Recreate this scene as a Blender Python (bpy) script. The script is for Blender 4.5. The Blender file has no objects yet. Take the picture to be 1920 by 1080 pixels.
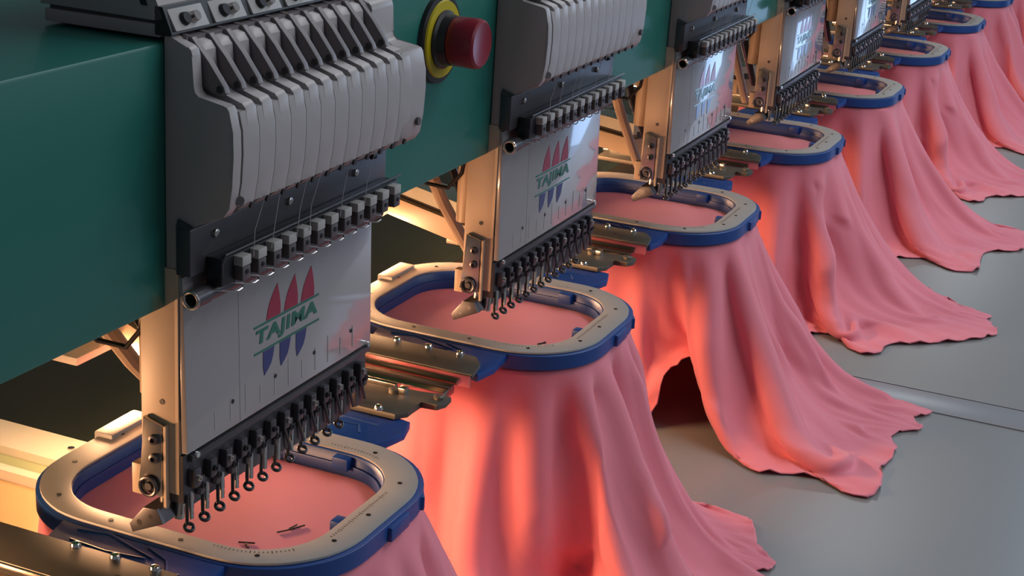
import bpy, bmesh, math, random
import numpy as np
from mathutils import Vector, Matrix

sc = bpy.context.scene
COL = sc.collection

# ------------------------------------------------------------------ camera
PITCH = 0.4            # distance between two embroidery heads
cam_data = bpy.data.cameras.new('camera')
cam = bpy.data.objects.new('camera', cam_data); COL.objects.link(cam)
yaw, pit, rol = math.radians(-22.85081861), math.radians(18.78364929), math.radians(3.59743805)
F = Vector((math.cos(pit)*math.cos(yaw), -math.cos(pit)*math.sin(yaw), -math.sin(pit)))
Rt = Vector((-math.sin(yaw), -math.cos(yaw), 0)); Up = Rt.cross(F)
R2 = math.cos(rol)*Rt + math.sin(rol)*Up
U2 = -math.sin(rol)*Rt + math.cos(rol)*Up
M = Matrix((R2, U2, -F)).transposed().to_4x4()
M.translation = Vector((-0.66717245, -0.47983321, 0.34943346))
cam.matrix_world = M
cam_data.sensor_width = 36; cam_data.lens = 3042.3765*36/1920
cam_data.clip_start = 0.01; cam_data.clip_end = 100
cam_data.dof.use_dof = False
sc.camera = cam

# ------------------------------------------------------------------ view + world
sc.view_settings.view_transform = 'Standard'
sc.view_settings.look = 'None'
sc.view_settings.exposure = 0.0
sc.view_settings.gamma = 1.0
w = bpy.data.worlds.new('world'); sc.world = w; w.use_nodes = True
w.node_tree.nodes['Background'].inputs[0].default_value = (0.80, 0.86, 1.0, 1)
w.node_tree.nodes['Background'].inputs[1].default_value = 0.10

def area(name, loc, target, sx, sy, power, color):
    l = bpy.data.lights.new(name, 'AREA'); l.shape = 'RECTANGLE'; l.size = sx; l.size_y = sy
    l.energy = power; l.color = color
    o = bpy.data.objects.new(name, l); COL.objects.link(o)
    o.location = loc
    o.rotation_euler = (Vector(target)-Vector(loc)).to_track_quat('-Z', 'Y').to_euler()
    return o
# ceiling fluorescents over the aisle and daylight through the back wall windows, plus a cool fill
area('ceiling_light', (1.6, -0.75, 1.75), (1.2, -0.2, -0.3), 3.4, 0.35, 29, (0.95, 0.97, 1.0))
area('ceiling_light', (5.0, 0.30, 1.40), (3.0, 0.1, -0.3), 0.7, 0.12, 6, (0.85, 0.92, 1.0))
area('window_daylight', (5.45, -1.55, 0.95), (1.0, -0.2, -0.2), 1.6, 0.9, 16, (0.70, 0.83, 1.0))
area('aisle_cool_fill', (1.9, -2.75, 1.0), (1.4, 0, -0.1), 3.2, 1.0, 25, (0.80, 0.88, 1.0))  # added fill for cool light on the fabrics, no window on this side

# ------------------------------------------------------------------ materials
def mat(name, col, rough=0.5, metal=0.0, spec=0.5, noise=0.0, nscale=40, bump=0.0, bscale=400, coat=0.0, emis=None, estr=0.0):
    m = bpy.data.materials.new(name); m.use_nodes = True
    nt = m.node_tree; b = nt.nodes['Principled BSDF']
    b.inputs['Base Color'].default_value = (*col, 1)
    b.inputs['Roughness'].default_value = rough
    b.inputs['Metallic'].default_value = metal
    b.inputs['Specular IOR Level'].default_value = spec
    if coat: b.inputs['Coat Weight'].default_value = coat; b.inputs['Coat Roughness'].default_value = 0.05
    tc = nt.nodes.new('ShaderNodeTexCoord')
    if noise:
        n = nt.nodes.new('ShaderNodeTexNoise'); n.inputs['Scale'].default_value = nscale
        n.inputs['Detail'].default_value = 4
        r = nt.nodes.new('ShaderNodeMapRange'); r.inputs[3].default_value = 1-noise; r.inputs[4].default_value = 1+noise
        mx = nt.nodes.new('ShaderNodeVectorMath'); mx.operation = 'SCALE'
        mx.inputs[0].default_value = col
        nt.links.new(tc.outputs['Object'], n.inputs['Vector'])
        nt.links.new(n.outputs['Fac'], r.inputs[0]); nt.links.new(r.outputs[0], mx.inputs['Scale'])
        nt.links.new(mx.outputs[0], b.inputs['Base Color'])
    if bump:
        n2 = nt.nodes.new('ShaderNodeTexNoise'); n2.inputs['Scale'].default_value = bscale
        bp = nt.nodes.new('ShaderNodeBump'); bp.inputs['Strength'].default_value = bump; bp.inputs['Distance'].default_value = 0.0006
        nt.links.new(tc.outputs['Object'], n2.inputs['Vector'])
        nt.links.new(n2.outputs['Fac'], bp.inputs['Height']); nt.links.new(bp.outputs[0], b.inputs['Normal'])
    if emis:
        b.inputs['Emission Color'].default_value = (*emis, 1); b.inputs['Emission Strength'].default_value = estr
    return m

GREEN = mat('green_enamel', (0.016, 0.155, 0.125), 0.34, noise=0.06, nscale=6, coat=0.2)
CASE = mat('grey_plastic', (0.36, 0.335, 0.335), 0.42, bump=0.08)
CASE_D = mat('dark_grey_plastic', (0.085, 0.075, 0.078), 0.45)
LEVER = mat('grey_lever_plastic', (0.17, 0.15, 0.155), 0.42)
DKMETAL = mat('dark_steel', (0.10, 0.095, 0.105), 0.36, 0.6, noise=0.2, nscale=60)
BLACK = mat('black_plastic', (0.012, 0.012, 0.014), 0.35)
CREAM = mat('cream_enamel', (0.60, 0.46, 0.33), 0.40, noise=0.04, nscale=20)
PLATE = mat('white_enamel_plate', (0.32, 0.30, 0.305), 0.22, noise=0.03, nscale=30, coat=1.0)
CHROME = mat('worn_steel', (0.60, 0.56, 0.52), 0.24, 1.0, noise=0.15, nscale=80)
SCREW = mat('bright_steel', (0.85, 0.84, 0.80), 0.12, 1.0)
OLIVE = mat('dull_steel_bracket', (0.115, 0.108, 0.09), 0.48, 0.35, noise=0.12, nscale=50)
RAILM = mat('polished_rail', (0.55, 0.50, 0.45), 0.18, 1.0)
BLUE = mat('blue_plastic', (0.010, 0.058, 0.25), 0.42, noise=0.08, nscale=50)
STRIP = mat('pale_scale_strip', (0.38, 0.37, 0.355), 0.45, noise=0.06, nscale=60)
RED = mat('red_button_plastic', (0.22, 0.006, 0.020), 0.30)
YELLOW = mat('yellow_plastic', (0.50, 0.40, 0.010), 0.40)
L_RED = mat('red_print', (0.30, 0.010, 0.04), 0.35, coat=0.45)
L_GREEN = mat('green_print', (0.01, 0.13, 0.09), 0.35, coat=0.45)
L_BLUE = mat('blue_print', (0.025, 0.03, 0.15), 0.35, coat=0.45)
TABLE = mat('grey_laminate', (0.215, 0.23, 0.232), 0.34, noise=0.05, nscale=5, bump=0.03, bscale=900)
SEAM = mat('table_joint', (0.02, 0.02, 0.022), 0.6)
TRIMM = mat('table_edge_strip', (0.22, 0.235, 0.255), 0.30)
BED = mat('dark_green_bed', (0.022, 0.034, 0.026), 0.5, noise=0.15, nscale=6)
RAILW = mat('white_rail', (0.80, 0.78, 0.68), 0.35)
RAILG = mat('pale_green_rail', (0.42, 0.50, 0.30), 0.4)
BEIGE = mat('tan_rail', (0.62, 0.42, 0.22), 0.5)
FLOORM = mat('grey_floor', (0.30, 0.31, 0.33), 0.12, noise=0.08, nscale=2)
WALLM = mat('grey_wall_paint', (0.42, 0.42, 0.43), 0.8, noise=0.03, nscale=3)
FRAMEM = mat('window_frame_paint', (0.6, 0.6, 0.6), 0.5)
GLASS = mat('bright_window_pane', (0.5, 0.7, 1.0), 0.1, emis=(0.42, 0.64, 1.0), estr=2.9)
LEDM = mat('led_diffuser', (1, 0.8, 0.5), 0.4, emis=(1.0, 0.62, 0.30), estr=45.0)
STITCH = mat('black_thread', (0.015, 0.015, 0.02), 0.7)
THREAD = mat('pale_thread', (0.42, 0.40, 0.42), 0.5)
WIRE = mat('spring_wire', (0.55, 0.52, 0.52), 0.25, 1.0)

def cloth_mat():
    m = bpy.data.materials.new('pink_cotton'); m.use_nodes = True
    nt = m.node_tree; b = nt.nodes['Principled BSDF']; out = nt.nodes['Material Output']
    b.inputs['Base Color'].default_value = (0.90, 0.29, 0.36, 1)
    b.inputs['Roughness'].default_value = 0.8
    b.inputs['Specular IOR Level'].default_value = 0.2
    b.inputs['Sheen Weight'].default_value = 0.5
    b.inputs['Sheen Roughness'].default_value = 0.4
    b.inputs['Sheen Tint'].default_value = (1.0, 0.75, 0.8, 1)
    t = nt.nodes.new('ShaderNodeBsdfTranslucent'); t.inputs[0].default_value = (0.85, 0.10, 0.10, 1)
    mx = nt.nodes.new('ShaderNodeMixShader'); mx.inputs[0].default_value = 0.16
    tc = nt.nodes.new('ShaderNodeTexCoord'); n = nt.nodes.new('ShaderNodeTexNoise'); n.inputs['Scale'].default_value = 1400
    bp = nt.nodes.new('ShaderNodeBump'); bp.inputs['Strength'].default_value = 0.12; bp.inputs['Distance'].default_value = 0.0004
    nt.links.new(tc.outputs['Object'], n.inputs['Vector']); nt.links.new(n.outputs['Fac'], bp.inputs['Height'])
    nt.links.new(bp.outputs[0], b.inputs['Normal'])
    nt.links.new(b.outputs[0], mx.inputs[1]); nt.links.new(t.outputs[0], mx.inputs[2])
    nt.links.new(mx.outputs[0], out.inputs['Surface'])
    return m
PINK = cloth_mat()

# ------------------------------------------------------------------ mesh helpers
class MB:
    def __init__(s): s.bm = bmesh.new()
    def box(s, x0, x1, y0, y1, z0, z1, bev=0.0):
        vs = [s.bm.verts.new((x, y, z)) for x in (x0, x1) for y in (y0, y1) for z in (z0, z1)]
        fs = []
        for f in ((0,1,3,2),(4,6,7,5),(0,4,5,1),(2,3,7,6),(0,2,6,4),(1,5,7,3)):
            fs.append(s.bm.faces.new([vs[i] for i in f]))
        if bev:
            es = list({e for f in fs for e in f.edges})
            bmesh.ops.bevel(s.bm, geom=es, offset=bev, segments=2, profile=0.6, affect='EDGES')
        return s
    def prism(s, pts, axis, a, b, bev=0.0):
        """pts: 2D polygon; axis 0: (y,z), 1: (x,z), 2: (x,y); extruded from a to b along axis"""
        def P(p, t):
            return {0: (t, p[0], p[1]), 1: (p[0], t, p[1]), 2: (p[0], p[1], t)}[axis]
        A = [s.bm.verts.new(P(p, a)) for p in pts]; B = [s.bm.verts.new(P(p, b)) for p in pts]
        n = len(pts); fs = [s.bm.faces.new(A), s.bm.faces.new(B[::-1])]
        for i in range(n):
            fs.append(s.bm.faces.new([A[i], B[i], B[(i+1) % n], A[(i+1) % n]]))
        if bev:
            es = [e for e in set(fs[0].edges) | set(fs[1].edges)]
            bmesh.ops.bevel(s.bm, geom=es, offset=bev, segments=2, profile=0.6, affect='EDGES')
        return s
    def tube(s, pts, r, seg=10, r2=None, closed=False):
        pts = [Vector(p) for p in pts]; n = len(pts); rings = []
        prev = None
        for i, p in enumerate(pts):
            if closed: d = pts[(i+1) % n]-pts[i-1]
            else: d = pts[min(i+1, n-1)]-pts[max(i-1, 0)]
            d.normalize()
            if prev is None:
                a = d.orthogonal().normalized()
            else:
                a = (prev - d*prev.dot(d)).normalized()
            prev = a; b = d.cross(a)
            rr = r if r2 is None else r+(r2-r)*i/(n-1)
            rings.append([s.bm.verts.new(p+rr*(math.cos(t)*a+math.sin(t)*b)) for t in [2*math.pi*k/seg for k in range(seg)]])
        m = n if closed else n-1
        for i in range(m):
            A, B = rings[i], rings[(i+1) % n]
            for k in range(seg):
                s.bm.faces.new([A[k], A[(k+1) % seg], B[(k+1) % seg], B[k]])
        if not closed:
            s.bm.faces.new(rings[0][::-1]); s.bm.faces.new(rings[-1])
        return s
    def lathe(s, prof, origin, axis, seg=32):
        """prof: (dist along axis, radius) list; closed at ends when r=0"""
        o = Vector(origin); ax = Vector(axis).normalized(); a = ax.orthogonal().normalized(); b = ax.cross(a)
        rings = []
        for (t, r) in prof:
            if r < 1e-7: rings.append([s.bm.verts.new(o+ax*t)])
            else: rings.append([s.bm.verts.new(o+ax*t+r*(math.cos(q)*a+math.sin(q)*b)) for q in [2*math.pi*k/seg for k in range(seg)]])
        for A, B in zip(rings[:-1], rings[1:]):
            for k in range(seg):
                k2 = (k+1) % seg
                if len(A) == 1 and len(B) == 1: continue
                if len(A) == 1: s.bm.faces.new([A[0], B[k2], B[k]])
                elif len(B) == 1: s.bm.faces.new([A[k], A[k2], B[0]])
                else: s.bm.faces.new([A[k], A[k2], B[k2], B[k]])
        return s
    def torus(s, c, axis, R, r, n=24, seg=8):
        ax = Vector(axis).normalized(); a = ax.orthogonal().normalized(); b = ax.cross(a); c = Vector(c)
        return s.tube([c+R*(math.cos(t)*a+math.sin(t)*b) for t in [2*math.pi*k/n for k in range(n)]], r, seg, closed=True)
    def build(s, name, m, parent=None, smooth=True, angle=35):
        bmesh.ops.recalc_face_normals(s.bm, faces=s.bm.faces)
        me = bpy.data.meshes.new(name); s.bm.to_mesh(me); s.bm.free()
        me.materials.append(m)
        if smooth:
            for p in me.polygons: p.use_smooth = True
            try: me.set_sharp_from_angle(angle=math.radians(angle))
            except Exception: pass
        o = bpy.data.objects.new(name, me); COL.objects.link(o)
        if parent: o.parent = parent
        return o

def tag(o, label=None, cat=None, group=None, kind=None):
    if label: o['label'] = label
    if cat: o['category'] = cat
    if group: o['group'] = group
    if kind: o['kind'] = kind
    return o
def empty(name, loc=(0, 0, 0)):
    o = bpy.data.objects.new(name, None); COL.objects.link(o); o.location = loc; o.empty_display_size = 0.02
    return o
def copy_tree(o, parent=None):
    c = o.copy(); COL.objects.link(c)
    if parent:
        mi = o.matrix_parent_inverse.copy(); c.parent = parent; c.matrix_parent_inverse = mi
    for ch in [q for q in ALL() if q.parent == o]: copy_tree(ch, c)
    return c
def ALL(): return list(bpy.data.objects)

def rrect(x0, x1, y0, y1, r, n=10):
    """closed loop, starts at the middle of the front (y0) side and runs towards +x"""
    pts = [((x0+x1)/2, y0)]
    for cx, cy, a0 in ((x1-r, y0+r, -90), (x1-r, y1-r, 0), (x0+r, y1-r, 90), (x0+r, y0+r, 180)):
        for k in range(n+1):
            t = math.radians(a0+90*k/n); pts.append((cx+r*math.cos(t), cy+r*math.sin(t)))
    return pts
def resample(pts, n):
    P = np.array(pts+[pts[0]], float); d = np.hypot(*(P[1:]-P[:-1]).T); s = np.concatenate([[0], np.cumsum(d)])
    t = np.arange(n)/n*s[-1]
    return np.stack([np.interp(t, s, P[:, 0]), np.interp(t, s, P[:, 1])], 1)

# ------------------------------------------------------------------ setting
tag(MB().box(-2.2, 5.6, -3.2, 1.6, -1.15, -1.07).build('floor', FLOORM), kind='structure')
wb = MB()
wb.box(5.6, 5.7, -3.2, -2.40, -1.07, 2.2); wb.box(5.6, 5.7, -0.72, 1.6, -1.07, 2.2)
wb.box(5.6, 5.7, -2.40, -1.62, -1.07, 0.45); wb.box(5.6, 5.7, -1.62, -0.72, -0.46, 0.45); wb.box(5.6, 5.7, -0.82, -0.72, -1.07, -0.46); wb.box(5.6, 5.7, -2.40, -0.72, 1.45, 2.2)
tag(wb.build('wall_back', WALLM), kind='structure')
tag(MB().box(5.64, 5.66, -1.62, -0.82, -1.07, -0.46).build('window_1', GLASS), kind='structure')
tag(MB().box(5.64, 5.66, -2.40, -0.72, 0.45, 1.45).build('window_2', GLASS), kind='structure')
wf = MB()
for y in (-2.40, -1.57, -0.76): wf.box(5.58, 5.63, y, y+0.04, 0.45, 1.45)
for z in (0.45, 1.41): wf.box(5.58, 5.63, -2.40, -0.72, z, z+0.04)
for y in (-1.62, -0.84): wf.box(5.58, 5.63, y, y+0.02, -1.07, -0.46)
wf.box(5.58, 5.63, -1.62, -0.82, -0.48, -0.46)
tag(wf.build('trim_1', FRAMEM), kind='structure')

# ------------------------------------------------------------------ table
TZ = -0.32
t = empty('work_table', (1.0, -0.1, -1.07)); tag(t, 'grey laminate work table under the draped pink garments, with a dark joint across it', 'table')
def rel(mb, name, m, parent, **k):
    o = mb.build(name, m, parent, **k); o.matrix_parent_inverse = Matrix.Translation(parent.location).inverted(); return o
rel(MB().box(-0.6, 1.078, -0.43, 0.28, TZ-0.03, TZ, 0.0015), 'table_panel', TABLE, t)
rel(MB().box(1.084, 4.6, -0.43, 0.28, TZ-0.03, TZ, 0.0015), 'table_panel', TABLE, t)
rel(MB().box(1.078, 1.084, -0.43, 0.28, TZ-0.028, TZ-0.004), 'joint', SEAM, t)
rel(MB().box(1.022, 1.078, -0.43, 0.28, TZ-0.0005, TZ+0.0012, 0.0004), 'edge_strip', TRIMM, t)
for x in (-0.5, 1.0, 2.6, 4.5):
    for y in (-0.40, 0.22):
        rel(MB().box(x-0.02, x+0.02, y-0.02, y+0.02, -1.07, TZ-0.03), 'table_leg', DKMETAL, t)

# ------------------------------------------------------------------ machine beam and bed
beam = empty('machine_beam', (1.0, 0.1, 0.06)); tag(beam, 'long green enamelled beam carrying the row of embroidery heads', 'machine beam')
rel(MB().box(-1.4, 4.3, -0.008, 0.30, 0.058, 0.1965, 0.0022), 'beam_cover', GREEN, beam)
bed = empty('machine_bed', (1.0, 0.4, -1.07)); tag(bed, 'dark green machine bed below and behind the beam', 'machine bed')
rel(MB().box(-1.4, 4.3, 0.30, 0.62, -1.07, -0.235), 'bed_body', BED, bed)
rel(MB().box(-1.4, 4.3, 0.60, 0.64, -0.235, 0.30), 'rear_panel', BED, bed)
rel(MB().box(-1.4, 4.3, 0.285, 0.30, -0.60, -0.236), 'front_lip', BED, bed)
# rails crossing the bed at the near end
br = empty('bed_rail', (0.22, 0.3, -0.235)); tag(br, 'bright white and tan guide rail lit from below the beam, at the left edge', 'guide rail')
rel(MB().box(0.246, 0.286, 0.205, 0.597, -0.2345, -0.200, 0.002), 'white_rail', RAILW, br)
rel(MB().box(0.222, 0.246, 0.205, 0.597, -0.2345, -0.207, 0.001), 'green_channel', RAILG, br)
rel(MB().box(0.212, 0.222, 0.205, 0.597, -0.2345, -0.200, 0.002), 'rail_edge', RAILW, br)
rel(MB().box(0.150, 0.212, 0.205, 0.597, -0.2345, -0.208, 0.002), 'tan_rail', BEIGE, br)
rel(MB().lathe([(0, 0.003), (0.0012, 0.0028), (0.0015, 0)], (0.268, 0.28, -0.2), (0, 0, 1), 12), 'screw', CHROME, br)

LN = ['at its near end before the first head', 'between the first and second head', 'between the second and third head', 'between the third and fourth head', 'between the fourth and fifth head',
      'between the fifth and sixth head', 'between the sixth and seventh head', 'between the seventh and eighth head', 'between the eighth and ninth head', 'past the ninth head']
def led(i):
    o = empty('work_lamp', (i*PITCH+0.262, 0.225, -0.0838))
    tag(o, f'warm strip lamp hung under the green beam, {LN[i+1]}', 'lamp', 'warm lamps under the beam')
    MB().box(-0.07, 0.07, -0.014, 0.014, -0.006, 0.0, 0.001).build('lamp_housing', RAILW, o)
    MB().box(-0.066, 0.066, -0.010, 0.010, -0.0075, -0.0055).build('diffuser', LEDM, o)
    MB().tube([(0.05, 0.004, 0.0), (0.05, 0.004, 0.1418)], 0.004, 10).tube([(-0.05, 0.004, 0.0), (-0.05, 0.004, 0.1418)], 0.004, 10).build('hanger', RAILW, o)
    l = bpy.data.lights.new('lamp_light', 'AREA'); l.shape = 'RECTANGLE'; l.size = 0.13; l.size_y = 0.02
    l.energy = {-1: 3.0, 0: 2.8, 1: 1.7, 2: 0.9}.get(i, 0.45); l.color = (1.0, 0.50, 0.24)
    q = bpy.data.objects.new('lamp_light', l); COL.objects.link(q); q.parent = o; q.location = (0, 0, -0.009)
    q.rotation_euler = (math.radians(-66), 0, math.radians(25))
    return o
for i in range(-1, 9): led(i)

# ------------------------------------------------------------------ embroidery head
PROF = [(-0.0085, 0.2015), (-0.0119, 0.1994), (-0.0225, 0.1962), (-0.0245, 0.1945), (-0.0254, 0.1915), (-0.0254, 0.1765),
        (-0.0262, 0.1735), (-0.0285, 0.1715), (-0.0425, 0.1697), (-0.0452, 0.1690), (-0.0465, 0.1672), (-0.0488, 0.1562),
        (-0.0492, 0.1445), (-0.0484, 0.130), (-0.0468, 0.1175), (-0.0435, 0.1125), (-0.0168, 0.1010), (-0.0168, 0.080), (-0.0085, 0.080)]
def make_head():
    h = empty('embroidery_machine_unit')
    # case with end caps, twelve fins and levers
    MB().prism(PROF, 0, -0.008, -0.0010, 0.0006).build('end_cap', CASE, h)
    MB().prism(PROF, 0, 0.1745, 0.2010, 0.0006).build('end_cap', CASE, h)
    MB().box(-0.001, 0.1745, -0.0168, -0.0086, 0.082, 0.199).box(-0.001, 0.1745, -0.040, -0.0168, 0.112, 0.160).build('case_core', LEVER, h)
    fin = [(-0.012, 0.1985), (-0.0205, 0.1960), (-0.0232, 0.1925), (-0.0235, 0.184), (-0.0265, 0.176), (-0.0345, 0.1715), (-0.0445, 0.1690),
           (-0.0470, 0.1665), (-0.0488, 0.1562), (-0.0492, 0.1445), (-0.0484, 0.130), (-0.0462, 0.1165), (-0.0425, 0.113), (-0.012, 0.113)]
    shell = [(-0.0430, 0.1660), (-0.0469, 0.1655), (-0.0489, 0.1560), (-0.0493, 0.1445), (-0.0485, 0.130), (-0.0464, 0.117), (-0.041, 0.117), (-0.041, 0.155)]
    for k in range(12):
        x0 = 0.0016+0.0152*k
        f = MB().prism(fin, 0, x0+0.0042, x0+0.0137, 0.0004)
        f.prism(shell, 0, x0-0.0009, x0+0.0139, 0.0004)
        f.build('lever_guide', CASE, h)
        lv = MB().prism([(-0.011, 0.2000), (-0.0185, 0.1990), (-0.0285, 0.1880), (-0.0375, 0.1765), (-0.0385, 0.1735), (-0.036, 0.1715), (-0.031, 0.1725), (-0.0215, 0.1770), (-0.014, 0.187)],
                        0, x0-0.0006, x0+0.0036, 0.0005)
        lo = lv.build('take_up_lever', LEVER, h)
        MB().lathe([(0, 0), (0, 0.0019), (0.0005, 0.0019), (0.0005, 0)], (x0-0.0008, -0.0352, 0.1750), (-1, 0, 0), 12).build('thread_eye', BLACK, lo)
        MB().lathe([(0, 0), (0, 0.0019), (0.0012, 0.0017), (0.0012, 0)], (x0+0.0088, -0.0475, 0.1160), (0, -1, -0.2), 10).build('guide_stud', BLACK, h)
    MB().lathe([(0, 0), (0, 0.0026), (0.0018, 0.0024), (0.0018, 0)], (0.0, -0.0470, 0.1205), (-0.6, -1, 0), 14).build('cap_screw', CASE_D, h)
    MB().lathe([(0, 0), (0, 0.0026), (0.0018, 0.0024), (0.0018, 0)], (0.193, -0.0482, 0.1255), (0, -1, 0), 14).build('cap_screw', CASE_D, h)
    # tension base above
    MB().box(-0.008, 0.200, -0.006, 0.064, 0.1985, 0.2050, 0.0006).build('tension_base_foot', CASE, h)
    MB().box(-0.006, 0.198, -0.003, 0.062, 0.2040, 0.2080).build('tension_groove', CASE_D, h)
    MB().prism([(-0.006, 0.2125), (-0.010, 0.2070), (-0.0045, 0.2070), (0.066, 0.2072), (0.066, 0.262), (0.016, 0.262)], 0, -0.009, 0.201, 0.0008).build('tension_base', CASE, h)
    MB().prism([(0.000, 0.2135), (0.004, 0.2135), (0.012, 0.232), (0.007, 0.232)], 0, -0.0096, -0.006, 0.0008).build('side_slot', BLACK, h)
    MB().prism([(-0.0130, 0.2000), (-0.0140, 0.2010), (-0.0085, 0.2140), (-0.004, 0.2140), (-0.004, 0.2)], 0, -0.009, 0.201).build('tensioner_tray', BLACK, h)
    for k in range(6):
        x = -0.0065+0.0345*k
        q = MB().prism([(-0.0150, 0.2025), (-0.0095, 0.2125), (-0.007, 0.2125), (-0.0125, 0.2020)], 0, x, x+0.0290, 0.0008).build('tensioner', STRIP, h)
        MB().lathe([(0, 0), (0, 0.0036), (0.0022, 0.0030), (0.0022, 0)], (x+0.010, -0.0127, 0.2072), (0, -0.87, 0.48), 16).build('tension_disc', BLACK, q)
        MB().lathe([(0, 0), (0, 0.0032), (0.0032, 0.0026), (0.0032, 0)], (x+0.0175, -0.0127, 0.2072), (0, -0.87, 0.48), 16).build('tension_disc', CHROME, q)
    # backing plate + thread rail
    bp = MB().box(-0.0095, 0.200, -0.0245, -0.0155, 0.0775, 0.1030, 0.001)
    bp.prism([(-0.0245, 0.103), (-0.026, 0.1045), (-0.0168, 0.1075), (-0.0155, 0.103)], 0, -0.0095, 0.200)
    bp = bp.build('backing_plate', DKMETAL, h)
    for x in (0.012, 0.085, 0.16):
        MB().lathe([(0, 0), (0, 0.0024), (0.0018, 0.0022), (0.0022, 0.0012), (0.0022, 0)], (x, -0.0245, 0.0965), (0, -1, 0), 14).build('bolt', CHROME, bp)
    MB().lathe([(0, 0), (0, 0.0030), (0.0035, 0.0028), (0.004, 0.0010), (0.004, 0)], (0.178, -0.0256, 0.1040), (0, -1, 0.3), 14).build('knurled_bolt', BLACK, bp)
    r = MB().box(0.004, 0.198, -0.0345, -0.0245, 0.0700, 0.0860, 0.0015).build('thread_rail', BLACK, h)
    MB().tube([(0.0035, -0.0352, 0.0765), (0.003, -0.0355, 0.083), (0.006, -0.0352, 0.0875), (0.10, -0.0352, 0.0880), (0.199, -0.0352, 0.0885)], 0.0007, 8).build('rail_wire', DKMETAL, r)
    for k in range(12):
        x = 0.0150+0.0153*k
        c = MB().box(x, x+0.0085, -0.0400, -0.0335, 0.0795, 0.0850, 0.0008).build('thread_clip', STRIP, r)
        MB().box(x+0.0004, x+0.0081, -0.0398, -0.0335, 0.0715, 0.0793, 0.0008).build('clip_body', CASE_D, c)
        MB().lathe([(0, 0), (0, 0.0013), (0.0006, 0.0013), (0.0006, 0)], (x+0.0045, -0.0398, 0.0762), (0, -1, 0), 10).build('clip_hole', BLACK, c)
        if k < 11:
            xs = x+0.004
            MB().tube([(xs-0.016, -0.030, 0.0685), (xs-0.008, -0.0335, 0.0665), (xs-0.001, -0.0355, 0.0650), (xs+0.0028, -0.0356, 0.0655), (xs+0.0036, -0.0352, 0.0675),
                       (xs+0.0010, -0.0350, 0.0690), (xs-0.003, -0.034, 0.0700)], 0.0005, 6).build('check_spring', WIRE, r)
    for k, (x, dx) in enumerate(((0.026, -0.002), (0.041, 0.003), (0.068, 0.001), (0.083, -0.002), (0.115, 0.002), (0.145, 0.0))):
        MB().tube([(x, -0.046, 0.116), (x+dx, -0.0415, 0.098), (x+dx*0.5, -0.0402, 0.083)], 0.00022, 5).build('thread', THREAD, h)
    tb = MB().lathe([(0.0, 0.0034), (0.0, 0.0052), (0.012, 0.0052), (0.0125, 0.0046), (0.199, 0.0046), (0.199, 0)], (-0.0115, -0.0262, 0.0665), (1, 0, 0), 20)
    tb = tb.lathe([(0.0, 0.0034), (0.03, 0.0034), (0.03, 0)], (-0.0115, -0.0262, 0.0665), (1, 0, 0), 20).build('rail_tube', DKMETAL, h)
    MB().torus((-0.0115, -0.0262, 0.0665), (1, 0, 0), 0.0044, 0.0010, 24, 8).build('tube_rim', CHROME, tb)
    # front plate with the maker's mark
    fp = MB().box(-0.008, 0.194, -0.0198, -0.0162, -0.0230, 0.0760, 0.0006).build('front_plate', PLATE, h)
    pv = Matrix.Translation((0, -0.0198, 0.025)); fp.matrix_local = pv @ Matrix.Rotation(math.radians(-1.4), 4, 'X') @ pv.inverted()
    Y = -0.0199
    def flat(pts, name, m):
        return MB().prism(pts, 1, Y-0.0002, Y+0.0002).build(name, m, fp, smooth=False)
    for xt in (0.0830, 0.1020, 0.1205):
        flat([(xt-0.0122, 0.0288), (xt-0.0108, 0.0335), (xt-0.0085, 0.0385), (xt-0.0045, 0.0435), (xt, 0.0478), (xt+0.0020, 0.0400), (xt+0.0030, 0.0340), (xt+0.0028, 0.0288)], 'red_sail_mark', L_RED)
    for xt, zz in ((0.0690, 0.0110), (0.0868, 0.0110), (0.1046, 0.0110)):
        flat([(xt-0.0018, zz), (xt+0.0100, zz), (xt+0.0085, 0.0060), (xt+0.0065, 0.0020), (xt+0.0030, -0.0010), (xt-0.0008, -0.0035), (xt-0.0020, 0.0020)], 'blue_sail_mark', L_BLUE)
    flat([(0.0580, 0.0272), (0.1290, 0.0272), (0.1290, 0.0284), (0.0580, 0.0284)], 'green_line', L_GREEN)
    flat([(0.0580, 0.0114), (0.1290, 0.0114), (0.1290, 0.0126), (0.0580, 0.0126)], 'green_line', L_GREEN)
    cu = bpy.data.curves.new('lettering', 'FONT'); cu.body = 'TAJIMA'; cu.size = 0.0150; cu.extrude = 0.0002
    cu.shear = 0.10; cu.offset = 0.00055; cu.space_character = 1.08
    tmp = bpy.data.objects.new('tmp', cu); COL.objects.link(tmp)
    dg = bpy.context.evaluated_depsgraph_get(); me = bpy.data.meshes.new_from_object(tmp.evaluated_get(dg))
    bpy.data.objects.remove(tmp)
    xs = [v.co.x for v in me.vertices]; ys = [v.co.y for v in me.vertices]
    sx = 0.0670/(max(xs)-min(xs)); sy = 0.0110/(max(ys)-min(ys)); x0 = min(xs); y0 = min(ys)
    for v in me.vertices: v.co = Vector((0.0600+(v.co.x-x0)*sx, Y-v.co.z, 0.0144+(v.co.y-y0)*sy))
    me.materials.append(L_GREEN); lo = bpy.data.objects.new('lettering', me); COL.objects.link(lo); lo.parent = fp
    for x in (0.1684, 0.1237, 0.0799, 0.0357):
        MB().lathe([(0, 0), (0, 0.0013), (0.0004, 0.0013), (0.0004, 0)], (x, Y+0.0001, -0.0078), (0, -1, 0), 12).build('plate_hole', BLACK, fp)
    for k in range(11):
        x = 0.018+0.0152*k
        MB().box(x, x+0.0008, Y-0.0001, Y+0.0002, -0.0190, -0.0080+0.003*(k % 3)).build('slot', STRIP, fp)
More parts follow.
